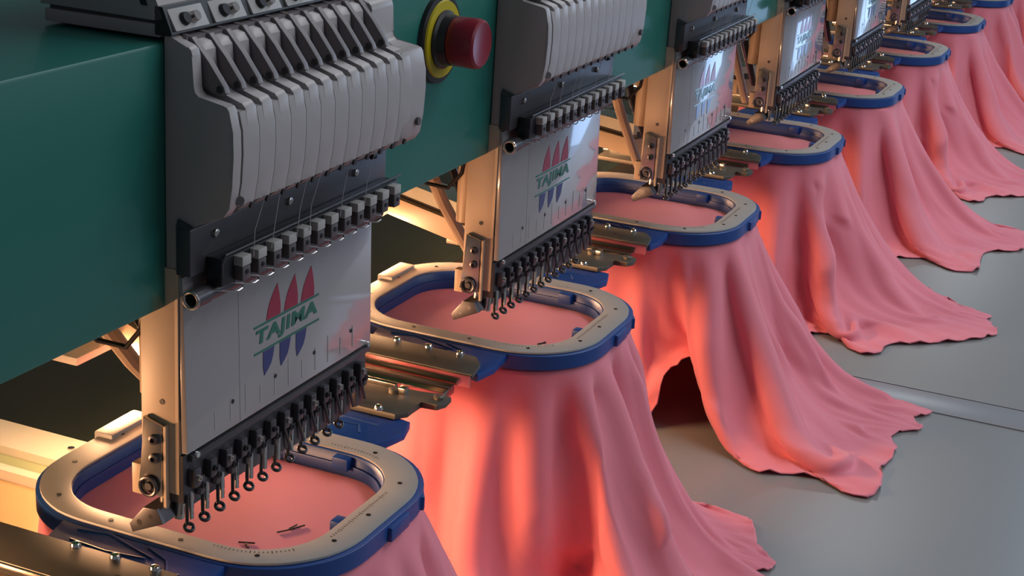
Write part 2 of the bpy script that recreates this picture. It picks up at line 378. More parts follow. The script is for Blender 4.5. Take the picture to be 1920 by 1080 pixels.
    MB().box(0.043, 0.0434, Y-0.0001, Y+0.0002, -0.0225, 0.070).build('score_line', STRIP, fp)
    for x, z in ((0.0, -0.0215), (0.1895, -0.0195)):
        MB().lathe([(0, 0), (0, 0.0019), (0.0014, 0.0017), (0.0014, 0)], (x, -0.020, z-0.004), (0, -1, 0), 12).build('screw', SCREW, fp)
    # cream housing
    b = MB().box(-0.0085, 0.014, -0.0160, 0.0080, -0.048, 0.080, 0.0008).build('arm_housing', CREAM, h)
    MB().box(-0.0088, -0.006, -0.0160, -0.0140, -0.005, 0.070).build('housing_edge', CREAM, b)
    MB().lathe([(0, 0), (0, 0.0016), (0.0003, 0.0016), (0.0003, 0)], (-0.0085, -0.0055, 0.0045), (-1, 0, 0), 14).build('screw_hole', BLACK, b)
    sp = MB().prism([(0.0045, -0.0050), (-0.0075, -0.0080), (-0.0075, -0.0500), (0.0085, -0.0480), (0.0060, -0.0300)], 0, -0.0120, -0.0085, 0.0006).build('side_plate', CHROME, h)
    MB().box(-0.0118, -0.0086, -0.0098, -0.0082, -0.056, -0.008).build('side_rib', CREAM, sp)
    for z in (-0.0165, -0.0275):
        MB().lathe([(0, 0), (0, 0.0030), (0.0022, 0.0027), (0.0026, 0.0014), (0.0012, 0.0012), (0.0012, 0)], (-0.0120, -0.0030, z), (-1, 0, 0), 18).build('screw', DKMETAL, sp)
    MB().torus((-0.0135, 0.0005, -0.0445), (1, 0, 0), 0.0052, 0.0011, 24, 8).lathe([(0, 0), (0, 0.0026), (0.002, 0.0022), (0.002, 0)], (-0.012, 0.0005, -0.0445), (-1, 0, 0), 16).build('thread_ring', DKMETAL, sp)
    MB().box(-0.0110, -0.004, 0.0060, 0.0130, -0.052, -0.034, 0.0008).build('side_block', CREAM, sp)
    ft = MB().prism([(0.0105, -0.0740), (0.0125, -0.0690), (0.0030, -0.0570), (-0.0060, -0.0560), (-0.0100, -0.0640)], 0, -0.0150, 0.0420, 0.0008).build('trimmer_bar', DKMETAL, h)
    MB().lathe([(0, 0), (0, 0.0022), (0.002, 0.0018), (0.002, 0)], (-0.013, 0.0055, -0.0665), (-1, 0, 0), 14).build('screw', CHROME, ft)
    MB().lathe([(0, 0), (0, 0.0018), (0.002, 0.0015), (0.002, 0)], (-0.013, -0.0020, -0.0615), (-1, 0, 0), 14).build('screw', CHROME, ft)
    MB().tube([(0.0, -0.012, -0.040), (0.0, -0.010, -0.066)], 0.003, 12).tube([(-0.003, -0.004, -0.048), (-0.003, -0.003, -0.064)], 0.0035, 12).build('trimmer_post', CHROME, ft)
    # needle guide
    ng = MB().box(-0.008, 0.193, -0.0185, -0.006, -0.0530, -0.0245, 0.001)
    ng = ng.box(-0.004, 0.193, -0.0215, -0.0185, -0.0290, -0.0250, 0.0006).build('needle_guide', DKMETAL, h)
    rnd = random.Random(4)
    for k in range(13):
        x = -0.0045+0.0152*k
        c = MB().box(x, x+0.006, -0.0235, -0.0185, -0.0440, -0.0330, 0.001)
        c.box(x+0.007, x+0.0115, -0.0222, -0.0185, -0.0510, -0.0400, 0.0008)
        if k > 2: c.box(x+0.001, x+0.010, -0.0200, -0.0165, -0.0530-0.0012*min(k, 9), -0.046, 0.0008)
        if k > 5: c.tube([(x+0.002, -0.021, -0.040), (x+0.009, -0.022, -0.060)], 0.0011, 6)
        c = c.build('needle_clamp', DKMETAL, ng)
        MB().lathe([(0, 0), (0, 0.0019), (0.0016, 0.0017), (0.0016, 0.0009), (0.0006, 0.0008), (0.0006, 0)], (x+0.003, -0.0235, -0.0385), (0, -1, 0), 12).build('clamp_screw', BLACK if k % 2 else CHROME, c)
        MB().torus((x+0.0092, -0.0228, -0.0455), (0, 1, 0), 0.0016, 0.0005, 12, 6).build('clamp_eye', BLACK, c)
    for k in range(12):
        x = -0.0060+0.0148*k
        p = MB().tube([(x, -0.0190, -0.048), (x, -0.0192, -0.0655)], 0.0010, 8)
        p.torus((x+0.0006, -0.0200, -0.0672), (-0.3, -0.6, 1), 0.0024, 0.0011, 16, 7)
        p = p.build('presser_foot', BLACK, ng)
        MB().tube([(x+0.0048, -0.0185, -0.048), (x+0.0048, -0.0188, -0.0640)], 0.0016, 9, 0.0012).build('needle', SCREW, ng)
    # links and cables behind the housing
    MB().tube([(-0.008, 0.052, 0.060), (0.040, 0.050, 0.000), (0.110, 0.050, -0.070)], 0.0050, 10).build('drive_link', CREAM, h)
    MB().tube([(0.020, 0.046, 0.060), (0.060, 0.046, 0.010), (0.120, 0.044, -0.050)], 0.0036, 10).build('drive_link', CHROME, h)
    MB().box(0.010, 0.030, 0.046, 0.066, 0.030, 0.060, 0.002).build('link_bracket', OLIVE, h)
    MB().tube([(0.000, 0.080, 0.062), (0.002, 0.070, 0.040), (0.010, 0.050, 0.022), (0.014, 0.034, 0.020), (0.012, 0.022, 0.034), (0.012, 0.018, 0.060)], 0.0016, 8).build('cable', BLACK, h)
    MB().tube([(0.012, 0.040, 0.060), (0.045, 0.038, 0.010), (0.095, 0.036, -0.045)], 0.0030, 8).build('cable', BLACK, h)
    MB().tube([(0.020, 0.020, -0.005), (0.020, 0.020, 0.062)], 0.008, 12).build('rear_column', CREAM, h)
    return h
ORD = ['nearest', 'second', 'third', 'fourth', 'fifth', 'sixth', 'seventh', 'eighth', 'ninth', 'tenth']
NH = 9
head = make_head()
for i in range(NH):
    o = head if i == 0 else copy_tree(head)
    o.location = (i*PITCH, 0, 0)
    extra = {0: ' at the left, its whole printed front plate in view', 1: ' just beyond the red stop button', 2: ' with a bluish, partly mirrored front plate', 3: ' whose front plate mirrors the window bright blue',
             4: ' cut by the top edge, its grey plate small'}.get(i, ' far along the green beam')
    tag(o, f'{ORD[i]} grey multi-needle embroidery head{extra}', 'embroidery head', 'embroidery heads along the green beam')

# ------------------------------------------------------------------ emergency stop
es = empty('emergency_stop_button', (0.2985, -0.008, 0.156)); tag(es, 'red mushroom emergency stop button on a yellow and black ring on the green beam', 'emergency stop')
MB().lathe([(0, 0), (0, 0.0300), (0.003, 0.0295), (0.0035, 0.0265), (0.0035, 0)], (0, 0, 0), (0, -1, 0), 48).build('backing_ring', BLACK, es)
MB().lathe([(0.003, 0.012), (0.003, 0.0262), (0.0048, 0.0255), (0.0048, 0.012)], (0, 0, 0), (0, -1, 0), 48).build('label_ring', YELLOW, es)
MB().lathe([(0.003, 0), (0.003, 0.0195), (0.006, 0.0195), (0.0075, 0.0175), (0.013, 0.0165), (0.013, 0)], (0, 0, 0), (0, -1, 0), 48).build('collar', BLACK, es)
MB().lathe([(0.0125, 0), (0.0125, 0.0155), (0.0145, 0.0164), (0.0290, 0.0168), (0.0318, 0.0160), (0.0330, 0.0145), (0.0325, 0.0120), (0.0320, 0)], (0, 0, 0), (0, -1, 0), 48).build('push_cap', RED, es)

# ------------------------------------------------------------------ pantograph arms in the gaps
def make_arm():
    a = empty('frame_drive_arm')
    def bar(p, q, wx, h0, h1, name, m):
        p = Vector(p); q = Vector(q); d = (q-p); n = Vector((-d.y, d.x, 0)).normalized()*wx/2
        bm = MB(); V = []
        for c in (p, q):
            for s_, hh in ((-1, h0), (1, h0), (1, h1), (-1, h1)):
                V.append(bm.bm.verts.new(c+n*s_+Vector((0, 0, hh))))
        for f in ((0,1,2,3),(7,6,5,4),(0,4,5,1),(1,5,6,2),(2,6,7,3),(3,7,4,0)): bm.bm.faces.new([V[i] for i in f])
        return bm.build(name, m, a)
    bar((0.30, 0.30, -0.065), (0.165, 0.065, -0.055), 0.030, -0.012, 0.0, 'upper_rail', RAILW)
    bar((0.30, 0.30, -0.072), (0.165, 0.065, -0.062), 0.020, -0.010, -0.002, 'rail_gap', CASE_D)
    bar((0.30, 0.30, -0.076), (0.165, 0.065, -0.066), 0.034, -0.024, -0.006, 'lower_rail', CREAM)
    return a
arm = make_arm()
for i in range(NH):
    o = arm if i == 0 else copy_tree(arm)
    o.location = (i*PITCH, 0, 0.018)
    tag(o, f'cream metal drive rail under the beam, behind the {ORD[i]} embroidery head', 'drive rail', 'drive rails under the beam')

# ------------------------------------------------------------------ hoops and their brackets
HX0, HX1, HY0, HY1 = 0.045, 0.235, -0.065, 0.160
HZ = -0.115
def ring(name, m, parent, o_pts, i_pts, z0, z1, n=96, bev=0.0008):
    O = resample(o_pts, n); I = resample(i_pts, n)
    bm = bmesh.new()
    def loop(P, z): return [bm.verts.new((p[0], p[1], z)) for p in P]
    L = [loop(O, z0), loop(O, z1-bev), loop(O*(1-0.004)+I*0.004, z1-bev*0.3), loop(O*0.95+I*0.05, z1), loop(O*0.05+I*0.95, z1), loop(I, z1-bev), loop(I, z0)]
    for a in range(len(L)):
        A, B = L[a], L[(a+1) % len(L)]
        for k in range(n): bm.faces.new([A[k], A[(k+1) % n], B[(k+1) % n], B[k]])
    s = MB(); s.bm.free(); s.bm = bm
    return s.build(name, m, parent, angle=50)
def make_hoop():
    h = empty('embroidery_hoop', (0, 0, HZ))
    def inv(o): o.matrix_parent_inverse = Matrix.Translation((0, 0, -HZ)); return o
    inv(ring('outer_ring', BLUE, h, rrect(HX0-0.002, HX1+0.003, HY0-0.003, HY1+0.002, 0.068), rrect(HX0+0.006, HX1-0.006, HY0+0.006, HY1-0.006, 0.062), HZ-0.0135, HZ-0.0015))
    inv(ring('inner_ring', BLUE, h, rrect(HX0+0.005, HX1-0.005, HY0+0.005, HY1-0.005, 0.063), rrect(HX0+0.0175, HX1-0.022, HY0+0.024, HY1-0.024, 0.044), HZ-0.0170, HZ-0.0008))
    inv(ring('inner_step', BLUE, h, rrect(HX0+0.016, HX1-0.020, HY0+0.022, HY1-0.022, 0.045), rrect(HX0+0.0190, HX1-0.024, HY0+0.0255, HY1-0.0255, 0.043), HZ-0.0165, HZ-0.0085))
    st = inv(ring('scale_strip', STRIP, h, rrect(HX0+0.0005, HX1-0.0005, HY0+0.0005, HY1-0.0005, 0.066), rrect(HX0+0.0165, HX1-0.0205, HY0+0.0225, HY1-0.0225, 0.046), HZ-0.001, HZ+0.0006, bev=0.0003))
    mid = resample(rrect(HX0+0.009, HX1-0.011, HY0+0.012, HY1-0.012, 0.056), 64)
    for k in range(0, 64, 5):
        x, y = mid[k]
        q = MB().lathe([(0, 0), (0, 0.0016), (0.0003, 0.0016), (0.0003, 0)], (x, y, HZ+0.0006), (0, 0, 1), 12).build('pin_hole', BLACK, st)
        q.matrix_parent_inverse = Matrix.Identity(4)
    # printed scale ticks along the front and far sides
    P = resample(rrect(HX0+0.013, HX1-0.016, HY0+0.017, HY1-0.017, 0.050), 240)
    tk = MB()
    for k in list(range(-14, 14))+list(range(34, 50))+list(range(196, 216)):
        p = P[k % 240]; q = P[(k+1) % 240]; d = (q-p)/np.hypot(*(q-p)); n = np.array([-d[1], d[0]])
        l = 0.0030 if k % 5 == 0 else 0.0018
        a0 = p-n*l/2; a1 = p+n*l/2; d = d*0.00025
        vs = [tk.bm.verts.new((c[0], c[1], HZ+0.0008)) for c in (a0-d, a0+d, a1+d, a1-d)]
        tk.bm.faces.new(vs)
    q = tk.build('printed_ticks', BLACK, st); q.matrix_parent_inverse = Matrix.Identity(4)
    # corner lugs
    for (x, y, a) in ((0.222, -0.036, -38), (0.196, -0.0585, -60), (0.150, -0.0665, -88)):
        m_ = MB().box(-0.013, 0.013, -0.004, 0.0035, HZ-0.0135, HZ-0.0035, 0.0015)
        bmesh.ops.rotate(m_.bm, verts=m_.bm.verts, cent=(0, 0, 0), matrix=Matrix.Rotation(math.radians(a+90), 3, 'Z'))
        bmesh.ops.translate(m_.bm, verts=m_.bm.verts, vec=(x, y, 0))
        inv(m_.build('corner_lug', BLUE, h))
    c_ = MB().box(0.148, 0.192, 0.148, 0.163, HZ-0.006, HZ+0.0035, 0.0015); inv(c_.build('rear_tab', STRIP, h))
    inv(MB().box(0.122, 0.132, HY0+0.021, HY0+0.030, HZ-0.012, HZ-0.0005, 0.001).build('adjuster_block', BLUE, h))
    inv(MB().box(0.206, 0.216, 0.0, 0.012, HZ-0.011, HZ-0.002, 0.001).build('adjuster_block', BLUE, h))
    # mounting wings
    w1 = MB().prism([(0.052, 0.108), (0.044, 0.104), (0.020, 0.098), (0.004, 0.100), (0.003, 0.095), (0.014, 0.090), (0.0135, 0.002), (-0.006, -0.004), (-0.007, -0.009), (0.016, -0.013), (0.048, -0.010), (0.056, 0.010)],
                    2, HZ-0.0085, HZ-0.002, 0.001); w1 = inv(w1.build('mounting_wing', BLUE, h))
    for pts in ([(0.038, 0.090), (0.043, 0.070), (0.036, 0.050), (0.030, 0.030)], [(0.026, 0.086), (0.024, 0.060), (0.028, 0.034)], [(0.040, 0.040), (0.032, 0.022), (0.018, 0.012), (0.022, 0.006)]):
        q = MB().tube([(x, y, HZ-0.0022) for x, y in pts], 0.0011, 6).build('moulded_rib', BLUE, w1); q.matrix_parent_inverse = Matrix.Identity(4)
    w2 = MB().prism([(0.228, 0.085), (0.228, 0.006), (0.246, -0.006), (0.268, -0.011), (0.286, -0.006), (0.2865, 0.000), (0.2860, 0.094), (0.262, 0.098), (0.240, 0.095)], 2, HZ-0.0085, HZ-0.002, 0.001)
    w2 = inv(w2.build('mounting_wing', BLUE, h))
    for pts in ([(0.250, 0.015), (0.262, 0.022), (0.258, 0.050), (0.250, 0.060)], [(0.268, 0.010), (0.270, 0.040)]):
        q = MB().tube([(x, y, HZ-0.0022) for x, y in pts], 0.0010, 6).build('moulded_rib', BLUE, w2); q.matrix_parent_inverse = Matrix.Identity(4)
    return h
HN = ['largest blue rounded hoop, nearest the camera under the first head', 'blue rounded hoop under the second head, pale scale strip fully visible', 'blue rounded hoop under the third head', 'blue rounded hoop under the fourth head',
      'blue rounded hoop under the fifth head', 'blue rounded hoop sixth along the row', 'small blue hoop seventh along the row', 'tiny blue hoop eighth along the row at the top edge', 'farthest blue hoop hidden at the end of the row']
hoop = make_hoop()
for i in range(NH):
    o = hoop if i == 0 else copy_tree(hoop)
    o.location = (i*PITCH, 0, HZ); tag(o, HN[i]+', holding pink fabric', 'embroidery hoop', 'blue embroidery hoops')

def screw(parent, x, y, z, r=0.0034):
    s = MB().lathe([(0, 0), (0, r*1.0), (r*0.25, r*1.0), (r*0.8, r*0.72), (r*0.95, r*0.35), (r*0.95, 0)], (x, y, z), (0, 0, 1), 18).build('screw', SCREW, parent)
    return s
def make_near():
    b = empty('hoop_bracket')
    MB().prism([(0.0165, 0.18), (0.0165, 0.0035), (0.004, -0.006), (-0.0205, -0.0105), (-0.0215, 0.18)], 2, -0.1165, -0.1125, 0.0006).build('bracket_plate', OLIVE, b)
    MB().box(-0.0225, -0.0205, -0.0100, 0.18, -0.1230, -0.1130, 0.0005).build('bracket_flange', RAILM, b)
    for y in (0.072, 0.044, 0.0165): screw(b, 0.0135, y, -0.1125)
    MB().lathe([(0, 0), (0, 0.0016), (0.0004, 0.0014), (0.0004, 0)], (-0.003, 0.030, -0.1125), (0, 0, 1), 12).build('rivet', BLACK, b)
    MB().box(-0.0440, -0.0240, 0.0020, 0.18, -0.1290, -0.1215, 0.001).build('slide_bar', RAILM, b)
    MB().box(-0.0350, -0.0335, 0.0010, 0.18, -0.1218, -0.1205).build('slide_groove', CASE_D, b)
    return b
def make_far():
    b = empty('hoop_clamp')
    MB().prism([(0.2815, 0.16), (0.2815, 0.004), (0.2900, -0.002), (0.3120, -0.001), (0.3120, -0.014), (0.320, -0.0175), (0.331, -0.0165), (0.3335, -0.010), (0.3300, 0.004), (0.3280, 0.010), (0.3260, 0.16)], 2, -0.1165, -0.1120, 0.0008).build('clamp_plate', OLIVE, b)
    MB().box(0.3230, 0.3275, 0.026, 0.16, -0.1122, -0.1085, 0.0006).build('clamp_ridge', RAILM, b)
    for y in (0.045, 0.0187, 0.0715): screw(b, 0.2840, y, -0.1120)
    k = MB().lathe([(0, 0), (0, 0.0042), (0.003, 0.0042), (0.004, 0.0030), (0.004, 0)], (0.3170, 0.0235, -0.1120), (0, 0, 1), 12).build('clamp_knob', OLIVE, b)
    MB().box(0.3155, 0.3225, 0.0140, 0.0200, -0.1120, -0.1070, 0.0008).build('latch', CHROME, b)
    MB().lathe([(0, 0), (0, 0.0040), (0.002, 0.0040), (0.003, 0.0028), (0.003, 0)], (0.3235, -0.0100, -0.1120), (0, 0, 1), 10).build('clamp_knob', OLIVE, b)
    return b
near = make_near(); far = make_far()
for i in range(NH):
    o = near if i == 0 else copy_tree(near); o.location = (i*PITCH, 0, 0)
    tag(o, f'dull steel bracket with bright screws on the near side of the {ORD[i]} blue hoop', 'bracket', 'near side hoop brackets')
    o = far if i == 0 else copy_tree(far); o.location = (i*PITCH, 0, 0)
    tag(o, f'olive steel clamp arm with knob on the far side of the {ORD[i]} blue hoop', 'clamp arm', 'far side hoop clamp arms')

# ------------------------------------------------------------------ draped garments
NU, NV = 224, 72
def catmull(keys, n):
    """periodic interpolation of (u, x, y, z) keys"""
    K = sorted(keys); u = np.array([k[0] for k in K]); V = np.array([k[1:] for k in K], float)
    U = np.concatenate([u[-2:]-1, u, u[:2]+1]); W = np.concatenate([V[-2:], V, V[:2]])
    t = np.arange(n)/n; out = np.zeros((n, 3))
    for j, tt in enumerate(t):
        i = np.searchsorted(U, tt, side='right')-1; i = min(max(i, 1), len(U)-3)
        h_ = U[i+1]-U[i]; s = (tt-U[i])/h_
        m0 = (W[i+1]-W[i-1])/(U[i+1]-U[i-1])*h_*0.7; m1 = (W[i+2]-W[i])/(U[i+2]-U[i])*h_*0.7
        out[j] = (2*s**3-3*s**2+1)*W[i]+(s**3-2*s**2+s)*m0+(-2*s**3+3*s**2)*W[i+1]+(s**3-s**2)*m1
    return out
def drape(keys, seed, folds, crump=14, segs=(), iters=200, slack=1.06):
    rng = np.random.default_rng(seed)
    top2 = resample(rrect(HX0+0.006, HX1-0.006, HY0+0.006, HY1-0.006, 0.062, 14), NU)
    top = np.column_stack([top2, np.full(NU, HZ-0.0150)])
    lip2 = resample(rrect(HX0+0.001, HX1-0.0, HY0, HY1, 0.066, 14), NU)
    lip = np.column_stack([lip2, np.full(NU, HZ-0.0165)])
    hem = catmull(keys, NU)
    v = np.linspace(0, 1, NV)[:, None, None]
    X = lip[None]*(1-v)+hem[None]*v
    # fall steeply, then spread out over the table
    zz = lip[None, :, 2]+(hem[None, :, 2]-lip[None, :, 2])*np.clip(v[..., 0]/0.93, 0, 1)**0.94
    hh = (v[..., 0]**1.12)[..., None]
    X[..., :2] = lip[None, :, :2]*(1-hh)+hem[None, :, :2]*hh
    X[..., 2] = zz
    # initial pleats
    u = np.arange(NU)/NU
    tan = np.roll(X, -1, 1)-np.roll(X, 1, 1); nrm = np.stack([tan[..., 1], -tan[..., 0]], -1)
    nrm /= np.linalg.norm(nrm, axis=-1, keepdims=True)+1e-9
    disp = np.zeros((NV, NU))
    vv = v[:, 0, 0][:, None]
    for (uc, w0, w1, amp, v0, drift) in folds:
        du = (u[None]-(uc+drift*vv)+0.5) % 1-0.5
        wd = w0+(w1-w0)*vv
        disp += amp*np.clip(1-np.abs(du)/(2.0*wd), 0, 1)*np.clip((vv-v0)/0.35, 0, 1)**0.8
    for f in range(5, 13):
        disp += 0.0014*rng.normal()*np.sin(2*np.pi*(f*u[None]+rng.random()+0.35*vv*rng.normal()))*vv
    # creases that follow a line on the cloth: (u0, v0, u1, v1, width, amplitude)
    for (ua, va, ub, vb, wd, amp) in segs:
        px = ((u[None]-ua+0.5) % 1-0.5)*0.85; py = (vv-va)*0.27
        ex = ((ub-ua+0.5) % 1-0.5)*0.85; ey = (vb-va)*0.27; L2 = ex*ex+ey*ey
        tt = np.clip((px*ex+py*ey)/L2, 0, 1)
        dd = np.hypot(px-tt*ex, py-tt*ey)
        disp += amp*np.clip(1-dd/(2.1*wd), 0, 1)*np.clip(vv/0.12, 0, 1)
    # short slanting creases
    for _ in range(crump):
        uc, vc_ = rng.random(), rng.uniform(0.15, 0.95); th = rng.uniform(-0.9, 0.9); ln = rng.uniform(0.10, 0.28); wd = rng.uniform(0.008, 0.018)
        du = (u[None]-uc+0.5) % 1-0.5; dv = (vv-vc_)*0.30
        al = dv*np.cos(th)+du*np.sin(th); ac = du*np.cos(th)-dv*np.sin(th)
        disp += rng.choice([-1, 1])*rng.uniform(0.004, 0.009)*np.exp(-(np.abs(ac)/wd)**1.4-(al/(ln*0.5))**2)
    X[..., 0] += nrm[..., 0]*disp; X[..., 1] += nrm[..., 1]*disp
    X = np.concatenate([top[None], X], 0); n1 = NV+1
    rest0 = X.copy()
    # ---- position based relaxation: stretch, shear, bend, gravity and contact with the table
    invm = np.ones((n1, NU)); invm[:2] = 0
    pins = [int(round(k[0]*NU)) % NU for k in keys if len(k) > 4 or True]
    for p in pins: invm[-1, p] = 0
    inv = invm[..., None]
    def length(A, B): return np.linalg.norm(A-B, axis=-1)
    idx = np.arange(NU)
    cons = []
    for step, stiff, sl in ((1, 1.0, slack), (4, 0.10, 1.0)):
        for off in range(0, 2*step, step):
            for o2 in range(step):
                a = idx[(idx // step) % 2 == off // step]; a = a[a % step == o2] if step > 1 else a
                b = (a+step) % NU
                if len(a): cons.append(('h', a, b, stiff, sl))
    Xp = X.copy(); P = X.copy()
    vr = np.arange(n1)
    rest_h = {}
    for c, (t_, a, b, st, sl) in enumerate(cons):
        prog = np.linspace(0, 1, n1)[:, None]
        rest_h[c] = length(X[:, a], X[:, b])*(1+(sl-1)*prog)
    vc = []
    for off in (0, 1):
        r = vr[:-1][vr[:-1] % 2 == off]; vc.append((r, r+1, 1.0, length(X[r], X[r+1])*1.03))
    for off in range(8):
        r = vr[:-4][vr[:-4] % 8 == off]
        if len(r): vc.append((r, r+4, 0.10, length(X[r], X[r+4])*1.015))
    sc_ = []
    for du in (1, -1):
        for off in (0, 1):
            r = vr[:-1][vr[:-1] % 2 == off]
            sc_.append((r, r+1, du, 0.35, length(X[r], np.roll(X[r+1], -du, 1))*1.02))
    vel = np.zeros_like(X)
    g = np.array([0, 0, -9.8])*2.2e-6
    for it in range(iters):
        Pn = P+vel*0.965+g*inv*(1 if it < iters*0.9 else 0.4)
        old = P; P = Pn
        for rep in range(2):
            for c, (t_, a, b, st, sl) in enumerate(cons):
                d = P[:, b]-P[:, a]; L = np.linalg.norm(d, axis=-1)+1e-12
                wa, wb_ = invm[:, a], invm[:, b]; ws = wa+wb_+1e-9
                corr = (st*(L-rest_h[c])/L/ws)[..., None]*d
                P[:, a] += corr*wa[..., None]; P[:, b] -= corr*wb_[..., None]
            for r, q, st, rl in vc:
                d = P[q]-P[r]; L = np.linalg.norm(d, axis=-1)+1e-12
                wa, wb_ = invm[r], invm[q]; ws = wa+wb_+1e-9
                corr = (st*(L-rl)/L/ws)[..., None]*d
                P[r] += corr*wa[..., None]; P[q] -= corr*wb_[..., None]
            for r, q, du, st, rl in sc_:
                A = P[r]; B = np.roll(P[q], -du, 1); d = B-A; L = np.linalg.norm(d, axis=-1)+1e-12
                wa = invm[r]; wb_ = np.roll(invm[q], -du, 1); ws = wa+wb_+1e-9
                corr = (st*(L-rl)/L/ws)[..., None]*d
                P[r] += corr*wa[..., None]; B = B-corr*wb_[..., None]
                P[q] = np.roll(B, du, 1)
            P[..., 2] = np.maximum(P[..., 2], TZ+0.0020)
            P[2:, :, 2] = np.minimum(P[2:, :, 2], HZ-0.0160)
        vel = P-old
        onf = P[..., 2] < TZ+0.0024
        vel[onf] *= 0.5
    # light smoothing
    for _ in range(1):
        S = P.copy(); S[2:-1] = 0.5*P[2:-1]+0.125*(P[1:-2]+P[3:]+np.roll(P, 1, 1)[2:-1]+np.roll(P, -1, 1)[2:-1]); P = S
    return P
def cloth_object(name, P):
    n1 = P.shape[0]
    V = P.reshape(-1, 3).tolist(); Fc = []
    for r in range(n1-1):
        for c in range(NU):
            Fc.append((r*NU+c, r*NU+(c+1) % NU, (r+1)*NU+(c+1) % NU, (r+1)*NU+c))
    me = bpy.data.meshes.new(name); me.from_pydata(V, [], Fc)
    for p in me.polygons: p.use_smooth = True
    me.materials.append(PINK)
    return me

def panel_mesh():
    bm = bmesh.new(); n = 96
    prev = None
    Lp = resample(rrect(HX0+0.008, HX1-0.008, HY0+0.008, HY1-0.008, 0.060), n)
    c = Lp.mean(0)
    for t in (1.0, 0.8, 0.6, 0.4, 0.2):
        cur = [bm.verts.new((c[0]+(p[0]-c[0])*t, c[1]+(p[1]-c[1])*t, HZ-0.0168)) for p in Lp]
        if prev:
            for k in range(n): bm.faces.new([prev[k], prev[(k+1) % n], cur[(k+1) % n], cur[k]])
        prev = cur
    bm.faces.new(prev)
    bmesh.ops.recalc_face_normals(bm, faces=bm.faces)
    me = bpy.data.meshes.new('hooped_panel'); bm.to_mesh(me); bm.free()
    for p in me.polygons: p.use_smooth = True
    me.materials.append(PINK)
    return me
PANEL = panel_mesh()
zt = TZ+0.003
def G(fx=0, fy=0, nx=0, ny=0, near=None):
    k = [(0.00, 0.100, -0.262+fy/2, zt), (0.055, 0.160, -0.266+fy, zt), (0.12, 0.226+fx, -0.262+fy, zt), (0.19, 0.262, -0.170, zt), (0.27, 0.272, -0.04, zt), (0.38, 0.250, 0.11, zt+0.02),
         (0.50, 0.140, 0.185, zt+0.06), (0.62, 0.030, 0.165, zt+0.04)]
    return k+(near or [(0.74, -0.020, 0.05, zt), (0.82, -0.024, -0.06, zt), (0.88, -0.026+nx, -0.160+ny, zt), (0.935, -0.024+nx, -0.246+ny, zt)])
